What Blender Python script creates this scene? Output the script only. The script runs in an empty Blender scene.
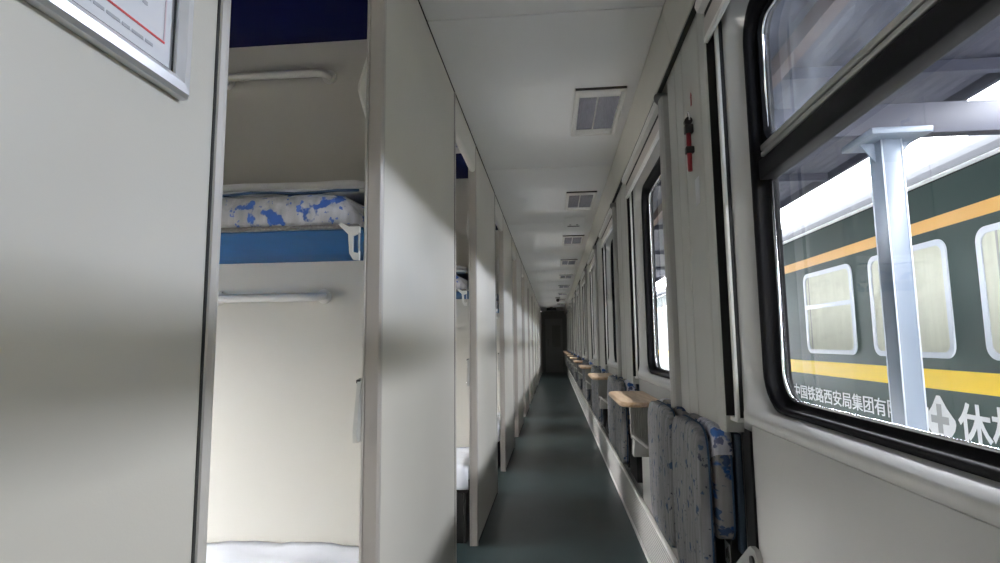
import bpy, bmesh, math, random
from mathutils import Vector, Matrix
random.seed(7)
PI = math.pi
SC = bpy.context.scene
C = SC.collection
P = 1.8            # compartment / window pitch along the car (m)
NB = 10            # window bays ahead of the camera
ENDY = 21.0
H = 1.108          # camera height

# ------------------------------------------------------------------ materials
def mat(name, col, rough=.5, metal=0., var=0., vscale=6., bump=0., bscale=200., spec=.5, stretch=(1, 1, 1), coat=0.):
    m = bpy.data.materials.new(name); m.use_nodes = True
    nt = m.node_tree; b = nt.nodes['Principled BSDF']
    b.inputs['Base Color'].default_value = (*col, 1)
    b.inputs['Roughness'].default_value = rough
    b.inputs['Metallic'].default_value = metal
    b.inputs['Specular IOR Level'].default_value = spec
    b.inputs['Coat Weight'].default_value = coat
    tc = nt.nodes.new('ShaderNodeTexCoord'); mp = nt.nodes.new('ShaderNodeMapping')
    mp.inputs['Scale'].default_value = stretch
    nt.links.new(tc.outputs['Object'], mp.inputs['Vector'])
    if var > 0:
        n = nt.nodes.new('ShaderNodeTexNoise'); n.inputs['Scale'].default_value = vscale; n.inputs['Detail'].default_value = 4
        nt.links.new(mp.outputs[0], n.inputs['Vector'])
        r = nt.nodes.new('ShaderNodeMapRange')
        r.inputs['From Min'].default_value = .3; r.inputs['From Max'].default_value = .7
        r.inputs['To Min'].default_value = 1 - var; r.inputs['To Max'].default_value = 1 + var * .4
        nt.links.new(n.outputs['Fac'], r.inputs['Value'])
        mx = nt.nodes.new('ShaderNodeMix'); mx.data_type = 'RGBA'; mx.blend_type = 'MULTIPLY'
        mx.inputs['Factor'].default_value = 1; mx.inputs['A'].default_value = (*col, 1)
        nt.links.new(r.outputs[0], mx.inputs['B']); nt.links.new(mx.outputs['Result'], b.inputs['Base Color'])
    if bump > 0:
        n2 = nt.nodes.new('ShaderNodeTexNoise'); n2.inputs['Scale'].default_value = bscale; n2.inputs['Detail'].default_value = 2
        nt.links.new(mp.outputs[0], n2.inputs['Vector'])
        bp = nt.nodes.new('ShaderNodeBump'); bp.inputs['Strength'].default_value = bump; bp.inputs['Distance'].default_value = .002
        nt.links.new(n2.outputs['Fac'], bp.inputs['Height']); nt.links.new(bp.outputs[0], b.inputs['Normal'])
    return m

def fabric(name, base, c1, c2, scale=9., thr=.62, stretch=(1, 1, 1)):
    m = mat(name, base, .9, bump=.5, bscale=500, spec=.2)
    nt = m.node_tree; b = nt.nodes['Principled BSDF']
    tc = nt.nodes.new('ShaderNodeTexCoord'); mp = nt.nodes.new('ShaderNodeMapping'); mp.inputs['Scale'].default_value = stretch
    nt.links.new(tc.outputs['Object'], mp.inputs['Vector'])
    st = nt.nodes.new('ShaderNodeTexNoise'); st.inputs['Scale'].default_value = 40
    mp2 = nt.nodes.new('ShaderNodeMapping'); mp2.inputs['Scale'].default_value = (1, 3, .15)
    nt.links.new(tc.outputs['Object'], mp2.inputs['Vector']); nt.links.new(mp2.outputs[0], st.inputs['Vector'])
    sr = nt.nodes.new('ShaderNodeMapRange'); sr.inputs['From Min'].default_value = .3; sr.inputs['From Max'].default_value = .7
    sr.inputs['To Min'].default_value = .72; sr.inputs['To Max'].default_value = 1.25
    nt.links.new(st.outputs['Fac'], sr.inputs['Value'])
    mx = nt.nodes.new('ShaderNodeMix'); mx.data_type = 'RGBA'; mx.blend_type = 'MULTIPLY'; mx.inputs['Factor'].default_value = 1
    mx.inputs['A'].default_value = (*base, 1); nt.links.new(sr.outputs[0], mx.inputs['B'])
    last = mx.outputs['Result']
    for i, (c, off, t, s) in enumerate(((c1, 0, thr, 1), (c2, 5.3, thr + .03, 2.3))):
        n = nt.nodes.new('ShaderNodeTexNoise'); n.inputs['Scale'].default_value = scale * s; n.inputs['Detail'].default_value = 3
        n.noise_dimensions = '4D'; n.inputs['W'].default_value = off
        nt.links.new(mp.outputs[0], n.inputs['Vector'])
        r = nt.nodes.new('ShaderNodeMapRange'); r.inputs['From Min'].default_value = t; r.inputs['From Max'].default_value = t + .03
        nt.links.new(n.outputs['Fac'], r.inputs['Value'])
        k = nt.nodes.new('ShaderNodeMix'); k.data_type = 'RGBA'
        nt.links.new(r.outputs[0], k.inputs['Factor']); nt.links.new(last, k.inputs['A']); k.inputs['B'].default_value = (*c, 1)
        last = k.outputs['Result']
    nt.links.new(last, b.inputs['Base Color'])
    return m

def glass_mat(name, dirt_lo, dirt_hi, tint=(1, 1, 1), sc=(3, 1.2, 3)):
    m = bpy.data.materials.new(name); m.use_nodes = True
    nt = m.node_tree; nt.nodes.clear()
    out = nt.nodes.new('ShaderNodeOutputMaterial')
    tr = nt.nodes.new('ShaderNodeBsdfTransparent'); tr.inputs['Color'].default_value = (*tint, 1)
    gl = nt.nodes.new('ShaderNodeBsdfGlossy'); gl.inputs['Roughness'].default_value = .03
    df = nt.nodes.new('ShaderNodeBsdfDiffuse'); df.inputs['Color'].default_value = (.75, .8, .88, 1)
    tl = nt.nodes.new('ShaderNodeBsdfTranslucent'); tl.inputs['Color'].default_value = (.75, .8, .9, 1)
    ad = nt.nodes.new('ShaderNodeMixShader'); ad.inputs[0].default_value = .6
    nt.links.new(df.outputs[0], ad.inputs[1]); nt.links.new(tl.outputs[0], ad.inputs[2])
    tc = nt.nodes.new('ShaderNodeTexCoord'); mp = nt.nodes.new('ShaderNodeMapping'); mp.inputs['Scale'].default_value = sc
    mp.inputs['Rotation'].default_value = (.6, 0, 0)
    nt.links.new(tc.outputs['Object'], mp.inputs['Vector'])
    n = nt.nodes.new('ShaderNodeTexNoise'); n.inputs['Scale'].default_value = 2.2; n.inputs['Detail'].default_value = 6; n.inputs['Roughness'].default_value = .65
    n.inputs['Distortion'].default_value = .8
    nt.links.new(mp.outputs[0], n.inputs['Vector'])
    r = nt.nodes.new('ShaderNodeMapRange'); r.inputs['From Min'].default_value = .47; r.inputs['From Max'].default_value = .75
    r.inputs['To Min'].default_value = dirt_lo; r.inputs['To Max'].default_value = dirt_hi
    nt.links.new(n.outputs['Fac'], r.inputs['Value'])
    # dried specks
    v = nt.nodes.new('ShaderNodeTexVoronoi'); v.inputs['Scale'].default_value = 70
    nt.links.new(tc.outputs['Object'], v.inputs['Vector'])
    vr = nt.nodes.new('ShaderNodeMapRange'); vr.inputs['From Min'].default_value = .12; vr.inputs['From Max'].default_value = .05
    vr.inputs['To Min'].default_value = 0; vr.inputs['To Max'].default_value = dirt_hi * .6
    nt.links.new(v.outputs['Distance'], vr.inputs['Value'])
    sm = nt.nodes.new('ShaderNodeMath'); sm.operation = 'ADD'; sm.use_clamp = True
    nt.links.new(r.outputs[0], sm.inputs[0]); nt.links.new(vr.outputs[0], sm.inputs[1])
    gm = nt.nodes.new('ShaderNodeNewGeometry'); dt = nt.nodes.new('ShaderNodeVectorMath'); dt.operation = 'DOT_PRODUCT'
    nt.links.new(gm.outputs['Normal'], dt.inputs[0]); nt.links.new(gm.outputs['Incoming'], dt.inputs[1])
    ab = nt.nodes.new('ShaderNodeMath'); ab.operation = 'ABSOLUTE'; nt.links.new(dt.outputs['Value'], ab.inputs[0])
    mxm = nt.nodes.new('ShaderNodeMath'); mxm.operation = 'MAXIMUM'; mxm.inputs[1].default_value = .08; nt.links.new(ab.outputs[0], mxm.inputs[0])
    dv = nt.nodes.new('ShaderNodeMath'); dv.operation = 'DIVIDE'; dv.use_clamp = True   # longer path through the dust film
    nt.links.new(sm.outputs[0], dv.inputs[0]); nt.links.new(mxm.outputs[0], dv.inputs[1])
    m1 = nt.nodes.new('ShaderNodeMixShader')
    nt.links.new(dv.outputs[0], m1.inputs[0]); nt.links.new(tr.outputs[0], m1.inputs[1]); nt.links.new(ad.outputs[0], m1.inputs[2])
    fr = nt.nodes.new('ShaderNodeFresnel'); fr.inputs['IOR'].default_value = 1.45
    m2 = nt.nodes.new('ShaderNodeMixShader')
    ge = nt.nodes.new('ShaderNodeNewGeometry'); inv = nt.nodes.new('ShaderNodeMath'); inv.operation = 'SUBTRACT'; inv.inputs[0].default_value = 1
    nt.links.new(ge.outputs['Backfacing'], inv.inputs[1])
    mu = nt.nodes.new('ShaderNodeMath'); mu.operation = 'MULTIPLY'   # reflect at the front face only
    nt.links.new(fr.outputs[0], mu.inputs[0]); nt.links.new(inv.outputs[0], mu.inputs[1])
    nt.links.new(mu.outputs[0], m2.inputs[0]); nt.links.new(m1.outputs[0], m2.inputs[1]); nt.links.new(gl.outputs[0], m2.inputs[2])
    nt.links.new(m2.outputs[0], out.inputs['Surface'])
    return m

def perforated(name, col, hole, pitch=.008, rad=.28):
    """sheet metal punched with a grid of small dark holes (object Y / Z)"""
    m = mat(name, col, .5)
    nt = m.node_tree; b = nt.nodes['Principled BSDF']
    tc = nt.nodes.new('ShaderNodeTexCoord'); mp = nt.nodes.new('ShaderNodeMapping')
    mp.inputs['Scale'].default_value = (0, 1 / pitch, 1 / pitch)
    nt.links.new(tc.outputs['Object'], mp.inputs['Vector'])
    fr = nt.nodes.new('ShaderNodeVectorMath'); fr.operation = 'FRACTION'; nt.links.new(mp.outputs[0], fr.inputs[0])
    sb = nt.nodes.new('ShaderNodeVectorMath'); sb.operation = 'SUBTRACT'; sb.inputs[1].default_value = (0, .5, .5)
    nt.links.new(fr.outputs[0], sb.inputs[0])
    ln = nt.nodes.new('ShaderNodeVectorMath'); ln.operation = 'LENGTH'; nt.links.new(sb.outputs[0], ln.inputs[0])
    r = nt.nodes.new('ShaderNodeMapRange'); r.inputs['From Min'].default_value = rad + .06; r.inputs['From Max'].default_value = rad - .06
    nt.links.new(ln.outputs['Value'], r.inputs['Value'])
    k = nt.nodes.new('ShaderNodeMix'); k.data_type = 'RGBA'
    k.inputs['A'].default_value = (*col, 1); k.inputs['B'].default_value = (*hole, 1)
    nt.links.new(r.outputs[0], k.inputs['Factor']); nt.links.new(k.outputs['Result'], b.inputs['Base Color'])
    return m

def wood(name):
    m = mat(name, (.62, .42, .25), .35)
    nt = m.node_tree; b = nt.nodes['Principled BSDF']
    tc = nt.nodes.new('ShaderNodeTexCoord'); mp = nt.nodes.new('ShaderNodeMapping'); mp.inputs['Scale'].default_value = (14, 1.2, 14)
    nt.links.new(tc.outputs['Object'], mp.inputs['Vector'])
    n = nt.nodes.new('ShaderNodeTexNoise'); n.inputs['Scale'].default_value = 4; n.inputs['Detail'].default_value = 5
    nt.links.new(mp.outputs[0], n.inputs['Vector'])
    cr = nt.nodes.new('ShaderNodeValToRGB')
    cr.color_ramp.elements[0].position = .3; cr.color_ramp.elements[0].color = (.58, .37, .21, 1)
    cr.color_ramp.elements[1].position = .7; cr.color_ramp.elements[1].color = (.84, .63, .43, 1)
    nt.links.new(n.outputs['Fac'], cr.inputs[0]); nt.links.new(cr.outputs[0], b.inputs['Base Color'])
    return m

M = dict(
    laminate=mat('laminate', (.595, .575, .52), .42, var=.03, vscale=3, bump=.06, bscale=350),
    partition=mat('partition_board', (.57, .555, .51), .5, var=.03, vscale=2),
    ceiling=mat('ceiling_board', (.86, .86, .85), .5, var=.03, vscale=1.2),
    moulding=mat('fibreglass_panel', (.43, .43, .415), .3, var=.04, vscale=2.5, bump=.02, bscale=120, coat=.5),
    pilaster=mat('pilaster_board', (.54, .54, .51), .38, var=.06, vscale=5),
    column=mat('grey_column', (.36, .355, .34), .4),
    trim=mat('brown_aluminium', (.44, .41, .38), .4, metal=.15),
    trim_light=mat('pale_aluminium', (.50, .48, .45), .5, metal=0.),
    groove=mat('dark_joint', (.02, .02, .018), .8),
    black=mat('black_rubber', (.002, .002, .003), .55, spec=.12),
    blackmatte=mat('matt_black', (.006, .006, .007), .7),
    chrome=mat('chrome', (.85, .86, .88), .18, metal=1),
    alu=mat('brushed_aluminium', (.42, .42, .40), .38, metal=.7),
    silver=mat('silver_frame', (.80, .80, .82), .3, metal=.5),
    paper=mat('paper', (.70, .71, .76), .6),
    ink=mat('grey_ink', (.42, .43, .48), .7), red=mat('red_ink', (.62, .06, .07), .6), pink=mat('pink_ink', (.68, .55, .60), .7),
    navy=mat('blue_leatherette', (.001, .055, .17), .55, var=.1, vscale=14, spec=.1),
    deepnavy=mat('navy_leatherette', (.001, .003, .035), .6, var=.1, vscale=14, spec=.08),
    white=mat('white_enamel', (.74, .73, .70), .35),
    greyplastic=mat('grey_plastic', (.45, .45, .43), .45),
    sheet=mat('white_sheet', (.82, .84, .90), .9, var=.05, vscale=9, bump=.4, bscale=30),
    quilt=mat('white_quilt', (.82, .82, .84), .9, var=.06, vscale=20, bump=.4, bscale=60),
    zip=mat('zip_trim', (.16, .15, .14), .8, var=.5, vscale=160),
    floor=mat('floor_vinyl', (.026, .043, .045), .36, var=.3, vscale=3, bump=.03, bscale=60, spec=.28),
    seat=fabric('seat_fabric', (.27, .27, .28), (.06, .10, .18), (.05, .055, .09), 30, .605, (1, 1.2, .9)),
    seatback=fabric('seat_back_fabric', (.27, .26, .26), (.02, .08, .26), (.04, .07, .16), 14, .54, (1, .35, 1.4)),
    cover=fabric('headrest_fabric', (.66, .66, .72), (.06, .16, .48), (.12, .14, .24), 16, .56),
    mattress=fabric('mattress_fabric', (.50, .50, .53), (.035, .10, .36), (.08, .16, .5), 22, .57, (1, .9, .8)),
    piping=mat('blue_piping', (.015, .05, .12), .7),
    shell=mat('blue_grey_shell', (.03, .05, .08), .5),
    wood=wood('table_laminate'),
    ridged=mat('ridged_board', (.42, .41, .38), .6),
    grille=perforated('perforated_sheet', (.56, .55, .53), (.05, .05, .05), .017, .30),
    topgrille=perforated('perforated_top', (.36, .36, .35), (.03, .03, .03), .022, .36),
    hammer=mat('red_paint', (.32, .012, .02), .35), hammerhead=mat('dark_steel', (.05, .045, .045), .4, metal=.6),
    blind=mat('pinkish_cassette', (.50, .46, .44), .45),
    diffuser=mat('lamp_diffuser', (.26, .26, .31), .25, var=.3, vscale=30, stretch=(8, .6, 1)),
    dark=mat('dark_end_wall', (.42, .42, .41), .5), darkdoor=mat('end_door_grey', (.62, .62, .61), .4),
    train=mat('green_carriage_paint', (.018, .045, .040), .55, var=.12, vscale=.8, spec=.25),
    orange=mat('ochre_band', (.75, .40, .08), .4), yellow=mat('yellow_band', (.90, .60, .0), .5),
    trainwhite=mat('white_lettering', (.82, .82, .83), .5), roofgrey=mat('carriage_roof', (.010, .012, .016), .7, spec=.02),
    curtain=mat('pale_curtain', (.78, .78, .64), .8, var=.08, vscale=3, stretch=(1, 6, .3)),
    trainframe=mat('white_window_frame', (.66, .70, .76), .4),
    steel=mat('painted_steel', (.17, .205, .26), .35, var=.05), canopy=mat('canopy_sheet', (.035, .038, .06), .6, var=.15, vscale=1.5),
    rust=mat('brown_beam', (.10, .06, .045), .7), concrete=mat('platform_paving', (.68, .67, .66), .8, var=.1, vscale=3),
    bodyshell=mat('car_body', (.05, .08, .07), .5),
    glass=glass_mat('dusty_glass', .0002, .006, (.95, .97, 1)), upglass=glass_mat('dirty_upper_glass', .012, .055, (.88, .92, 1), (3, 2.2, 2)),
    trainglass=glass_mat('carriage_glass', .02, .06),
)

# ------------------------------------------------------------------ mesh helpers
class MB:
    def __init__(s): s.bm = bmesh.new(); s.mats = []
    def mi(s, m):
        if m is None: return 0
        if m not in s.mats: s.mats.append(m)
        return s.mats.index(m)
    def poly(s, vs, m=None, smooth=False):
        try:
            f = s.bm.faces.new(vs); f.material_index = s.mi(m); f.smooth = smooth; return f
        except ValueError: return None
    def box(s, x0, x1, y0, y1, z0, z1, bev=0., m=None, seg=2):
        b = bmesh.new(); bmesh.ops.create_cube(b, size=1)
        for v in b.verts:
            v.co = ((x0 + x1) / 2 + v.co.x * (x1 - x0), (y0 + y1) / 2 + v.co.y * (y1 - y0), (z0 + z1) / 2 + v.co.z * (z1 - z0))
        if bev > 0: bmesh.ops.bevel(b, geom=b.edges[:], offset=bev, segments=seg, profile=.5, affect='EDGES')
        s.merge(b, m, bev > 0); return s
    def merge(s, b, m=None, smooth=False):
        i = s.mi(m); mp = {}
        for v in b.verts: mp[v] = s.bm.verts.new(v.co)
        for f in b.faces:
            try:
                nf = s.bm.faces.new([mp[v] for v in f.verts]); nf.material_index = i; nf.smooth = smooth
            except ValueError: pass
        b.free()
    def prism(s, pts, a, b, axis='Y', m=None, smooth=False):
        """closed profile swept along an axis. axis Y: pts are (x,z); axis Z: (x,y); axis X: (y,z)"""
        def mk(p, t):
            return {'Y': (p[0], t, p[1]), 'Z': (p[0], p[1], t), 'X': (t, p[0], p[1])}[axis]
        va = [s.bm.verts.new(mk(p, a)) for p in pts]; vb = [s.bm.verts.new(mk(p, b)) for p in pts]
        n = len(pts)
        s.poly(va, m); s.poly(vb[::-1], m)
        for i in range(n): s.poly([va[i], va[(i + 1) % n], vb[(i + 1) % n], vb[i]], m, smooth)
        return s
    def rings(s, loops, m=None, smooth=True, capa=False, capb=False, closed=True):
        vv = [[s.bm.verts.new(p) for p in l] for l in loops]
        n = len(loops[0])
        for a, b in zip(vv[:-1], vv[1:]):
            for i in range(n if closed else n - 1): s.poly([a[i], a[(i + 1) % n], b[(i + 1) % n], b[i]], m, smooth)
        if capa: s.poly(vv[0][::-1], m)
        if capb: s.poly(vv[-1], m)
        return s
    def tube(s, path, r, seg=10, m=None, closed=False, cap=True):
        pts = [Vector(p) for p in path]; n = len(pts); loops = []
        prev = None
        for i, p in enumerate(pts):
            if closed: t = (pts[(i + 1) % n] - pts[i - 1]).normalized()
            else: t = (pts[min(i + 1, n - 1)] - pts[max(i - 1, 0)]).normalized()
            if prev is None:
                u = t.orthogonal().normalized()
            else:
                u = (prev - t * prev.dot(t)).normalized()
            prev = u; w = t.cross(u)
            rr = r[i] if isinstance(r, (list, tuple)) else r
            loops.append([p + u * math.cos(2 * PI * k / seg) * rr + w * math.sin(2 * PI * k / seg) * rr for k in range(seg)])
        if closed: loops.append(loops[0])
        s.rings(loops, m, True, cap and not closed, cap and not closed)
        return s
    def cyl(s, p0, p1, r, seg=16, m=None): return s.tube([p0, p1], r, seg, m)
    def cushion(s, c, d, e1=.35, e2=.35, nu=28, nv=28, m=None, keep=None):
        """superellipsoid: centre c, half sizes d; the flat axis is X"""
        f = lambda w, e: math.copysign(abs(w) ** e, w)
        loops = []
        for i in range(nv + 1):
            ph = -PI / 2 + PI * i / nv
            cp, sp = f(math.cos(ph), e1), f(math.sin(ph), e1)
            loops.append([Vector((c[0] + d[0] * sp, c[1] + d[1] * cp * f(math.cos(2 * PI * k / nu), e2), c[2] + d[2] * cp * f(math.sin(2 * PI * k / nu), e2))) for k in range(nu)])
        vv = [[s.bm.verts.new(p) for p in l] for l in loops]
        for a, b in zip(vv[:-1], vv[1:]):
            for i in range(nu):
                q = [a[i], a[(i + 1) % nu], b[(i + 1) % nu], b[i]]
                if keep and not all(keep(v.co) for v in q): continue
                s.poly(q, m, True)
        return s
    def build(s, name, m, parent=None, loc=None):
        bmesh.ops.remove_doubles(s.bm, verts=s.bm.verts[:], dist=1e-6)
        loose = [v for v in s.bm.verts if not v.link_faces]
        if loose: bmesh.ops.delete(s.bm, geom=loose, context='VERTS')
        bmesh.ops.recalc_face_normals(s.bm, faces=s.bm.faces[:])
        me = bpy.data.meshes.new(name); s.bm.to_mesh(me); s.bm.free()
        if s.mats:
            for mm in s.mats: me.materials.append(mm)
        else: me.materials.append(m)
        o = bpy.data.objects.new(name, me); C.objects.link(o)
        if parent is not None: o.parent = parent
        if loc is not None: o.location = loc
        return o

def rrect(y0, y1, z0, z1, r, x, n=7):
    """rounded rectangle in the Y-Z plane at X=x, 4*(n+1) points"""
    out = []
    for cy, cz, a0 in ((y1 - r, z1 - r, 0), (y0 + r, z1 - r, PI / 2), (y0 + r, z0 + r, PI), (y1 - r, z0 + r, 1.5 * PI)):
        for i in range(n + 1):
            a = a0 + PI / 2 * i / n
            out.append((x, cy + r * math.cos(a), cz + r * math.sin(a)))
    return out

def tag(o, label=None, cat=None, group=None, kind=None):
    if label: o['label'] = label
    if cat: o['category'] = cat
    if group: o['group'] = group
    if kind: o['kind'] = kind
    return o
def thing(name, loc, label, cat, group=None):
    o = bpy.data.objects.new(name, None); C.objects.link(o); o.location = loc; o.empty_display_size = .05
    return tag(o, label, cat, group)
def struct(o): o['kind'] = 'structure'; return o
def copy_tree(o, parent=None, loc=None):
    c = o.copy(); C.objects.link(c)
    if parent is not None: c.parent = parent
    if loc is not None: c.location = loc
    for ch in list(o.children): copy_tree(ch, c)
    return c
ORD = ['nearest', 'second', 'third', 'fourth', 'fifth', 'sixth', 'seventh', 'eighth', 'ninth', 'tenth', 'eleventh', 'twelfth']
def nth(i): return 'nearest' if i == 0 else ORD[i] + ' nearest'

XL = -.439; XI = -.476; ZC = 2.286

# ------------------------------------------------------------------ the setting: floor, ceiling, walls
struct(MB().box(-2.5, .62, -2.6, ENDY + .2, -.06, 0).build('floor', M['floor']))
cl = MB()
c0 = None
for k in range(-2, 12):
    y0 = 1.9 + P * (k - 1)
    o = MB().box(-.4375, .412, y0 + .003, y0 + P - .003, ZC, ZC + .018, .003).build('ceiling', M['ceiling'])
    struct(o)
struct(MB().box(-.52, .70, -2.6, ENDY + .2, ZC + .024, ZC + .06).build('ceiling_backing', M['groove']))
# roof over the compartments and the car's outer shell
struct(MB().box(-2.55, -.50, -2.6, ENDY + .2, 2.86, 2.90).build('ceiling_compartments', M['pilaster']))
struct(MB().box(-.52, -.48, -2.6, ENDY + .2, ZC + .06, 2.90).build('wall_bulkhead', M['partition']))
ow = MB()   # outer side of the compartments, window openings cut low to shape the light
OZ0, OZ1 = .60, 1.34
ow.box(-2.6, -2.5, -2.6, ENDY + .2, -.06, OZ0); ow.box(-2.6, -2.5, -2.6, ENDY + .2, OZ1, 2.9)
oe = [-2.6] + [v for k in range(-1, 10) for v in (.55 + P * k, 1.55 + P * k)] + [ENDY + .2]
for a, b_ in zip(oe[0::2], oe[1::2]): ow.box(-2.6, -2.5, a, b_, OZ0, OZ1)
struct(ow.build('wall_outer', M['partition']))
struct(MB().box(-6.2, -6.0, -30, 60, -1.3, 1.7).build('sky_block_wall', M['concrete']))  # unseen wall added to hold back sky light from the compartment windows
struct(MB().box(-2.6, .70, -2.66, -2.6, -.06, 2.9).build('wall_back', M['laminate']))
# far end wall with its door
struct(MB().box(-.44, .60, ENDY, ENDY + .08, 0, ZC).build('wall_end', M['dark']))
d = MB().box(-.30, .34, ENDY - .03, ENDY - .001, .02, 2.0, .006).build('door_1', M['darkdoor']); struct(d)
MB().box(-.05, .26, ENDY - .038, ENDY - .031, .95, 1.75, .01).build('door_window', M['greyplastic'], d)
MB().tube([(-.2, ENDY - .031, 1.0), (-.2, ENDY - .07, 1.0), (-.2, ENDY - .07, 1.25), (-.2, ENDY - .031, 1.25)], .012).build('door_handle', M['alu'], d)

# left: corridor ends of the berth partitions, one panel per compartment
def left_panel():
    y0, y1 = 1.386, 2.492
    w = MB().box(XI, XL, y0 + .006, y1 - .006, .012, ZC - .004, .002).build('wall_left', M['laminate'])
    struct(w)
    # near end cap: rounded brownish extrusion, far end cap, narrow joints beside them
    t = MB()
    t.prism([(XI - .004, y0), (XI - .004, y0 + .012), (XL + .003, y0 + .016), (XL + .003, y0 + .004), (XL - .002, y0 - .002), (XI + .004, y0 - .004)], 0, ZC - .004, 'Z')
    t.build('edge_trim', M['trim'], w)
    MB().box(XI - .006, XI - .0005, y0 - .006, y0 + .004, 0, ZC - .004, .001).build('edge_lip', M['trim_light'], w)
    MB().box(XL - .0005, XL + .0015, y0 + .017, y0 + .021, 0, ZC - .004).build('edge_joint', M['groove'], w)
    t = MB()
    t.prism([(XL - .001, y1 - .022), (XL + .003, y1 - .020), (XL + .005, y1 - .012), (XL + .004, y1 - .004), (XL, y1), (XI, y1), (XI, y1 - .006), (XL - .001, y1 - .006)], 0, ZC - .004, 'Z', smooth=False)
    t.build('edge_trim', M['trim_light'], w)
    MB().box(XL - .0005, XL + .0012, y1 - .0275, y1 - .0225, 0, ZC - .004).build('edge_joint', M['groove'], w)
    MB().box(XI + .002, XL + .001, y0 + .002, y1 - .01, 0, .012).build('kick_plate', M['blackmatte'], w)
    # header over the doorway that follows this panel, with a rounded lower edge
    hd = MB()
    prof = [(XI, ZC - .004), (XL, ZC - .004), (XL, 2.15)]
    for i in range(7):
        a = i / 6 * PI
        prof.append((XL - .0185 + .0185 * math.cos(a), 2.135 - .018 * math.sin(a)))
    prof.append((XI, 2.15))
    hd.prism(prof, y1 + .001, 1.386 + P - .005, 'Y', smooth=False)
    hd.build('door_header', M['laminate'], w)
    return w
lp = left_panel()
lp.location.y = 0
for k in range(-2, 10):
    if k != 0: copy_tree(lp, loc=(0, P * k, 0))
struct(MB().box(XI, XL, 1.386 + P * 10, ENDY, 0, ZC - .004).build('wall_left', M['laminate']))
# dividing partitions between compartments
for k in range(-2, 11):
    o = MB().box(-2.5, XI - .001, 1.93 + P * k, 1.975 + P * k, 0, 2.86).build('partition_wall', M['partition']); struct(o)

# right: moulded window panel
YW0, YW1, ZW0, ZW1 = .48, 1.518, .934, 2.015
def window_panel():
    b = MB()
    out = []
    ya, yb, za, zb = .43, 1.565, .878, 2.16
    base = rrect(ya, yb, za, zb, .004, .497)
    back = rrect(ya, yb, za, zb, .004, .53)
    flare = rrect(.450, 1.550, .917, 2.055, .13, .497)
    f1 = rrect(.456, 1.546, .9295, 2.047, .126, .505)
    f2 = rrect(.474, 1.528, .9318, 2.022, .105, .538)
    f3 = rrect(YW0, YW1, ZW0, ZW1, .10, .545)
    f4 = rrect(YW0 + .004, YW1 - .004, ZW0 + .004, ZW1 - .004, .098, .548)
    def bulge(l, k):
        o = []
        for (x, y, z) in l:
            w = max(0., min(1., (1.02 - z) / .10)) * max(0., min(1., (y - .45) / .09)) * max(0., min(1., (1.555 - y) / .09))
            o.append((x - k * w, y, z))
        return o
    flare = bulge(flare, .034); f1 = bulge(f1, .034)
    b.rings([back, base], None, False)
    b.rings([base, flare], None, True)
    b.rings([flare, f1, f2, f3, f4], None, True)
    o = b.build('wall_right', M['moulding']); struct(o)
    # apron under the sill, its vertical edges rounded back into the recess
    ap = [(.545, .535), (.505, .537), (.486, .545), (.474, .562), (.469, .60), (.469, 1.405), (.473, 1.432), (.484, 1.452), (.503, 1.463), (.545, 1.466)]
    MB().prism(ap, .012, .905, 'Z', smooth=True).build('apron', M['moulding'], o)
    return o
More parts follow.
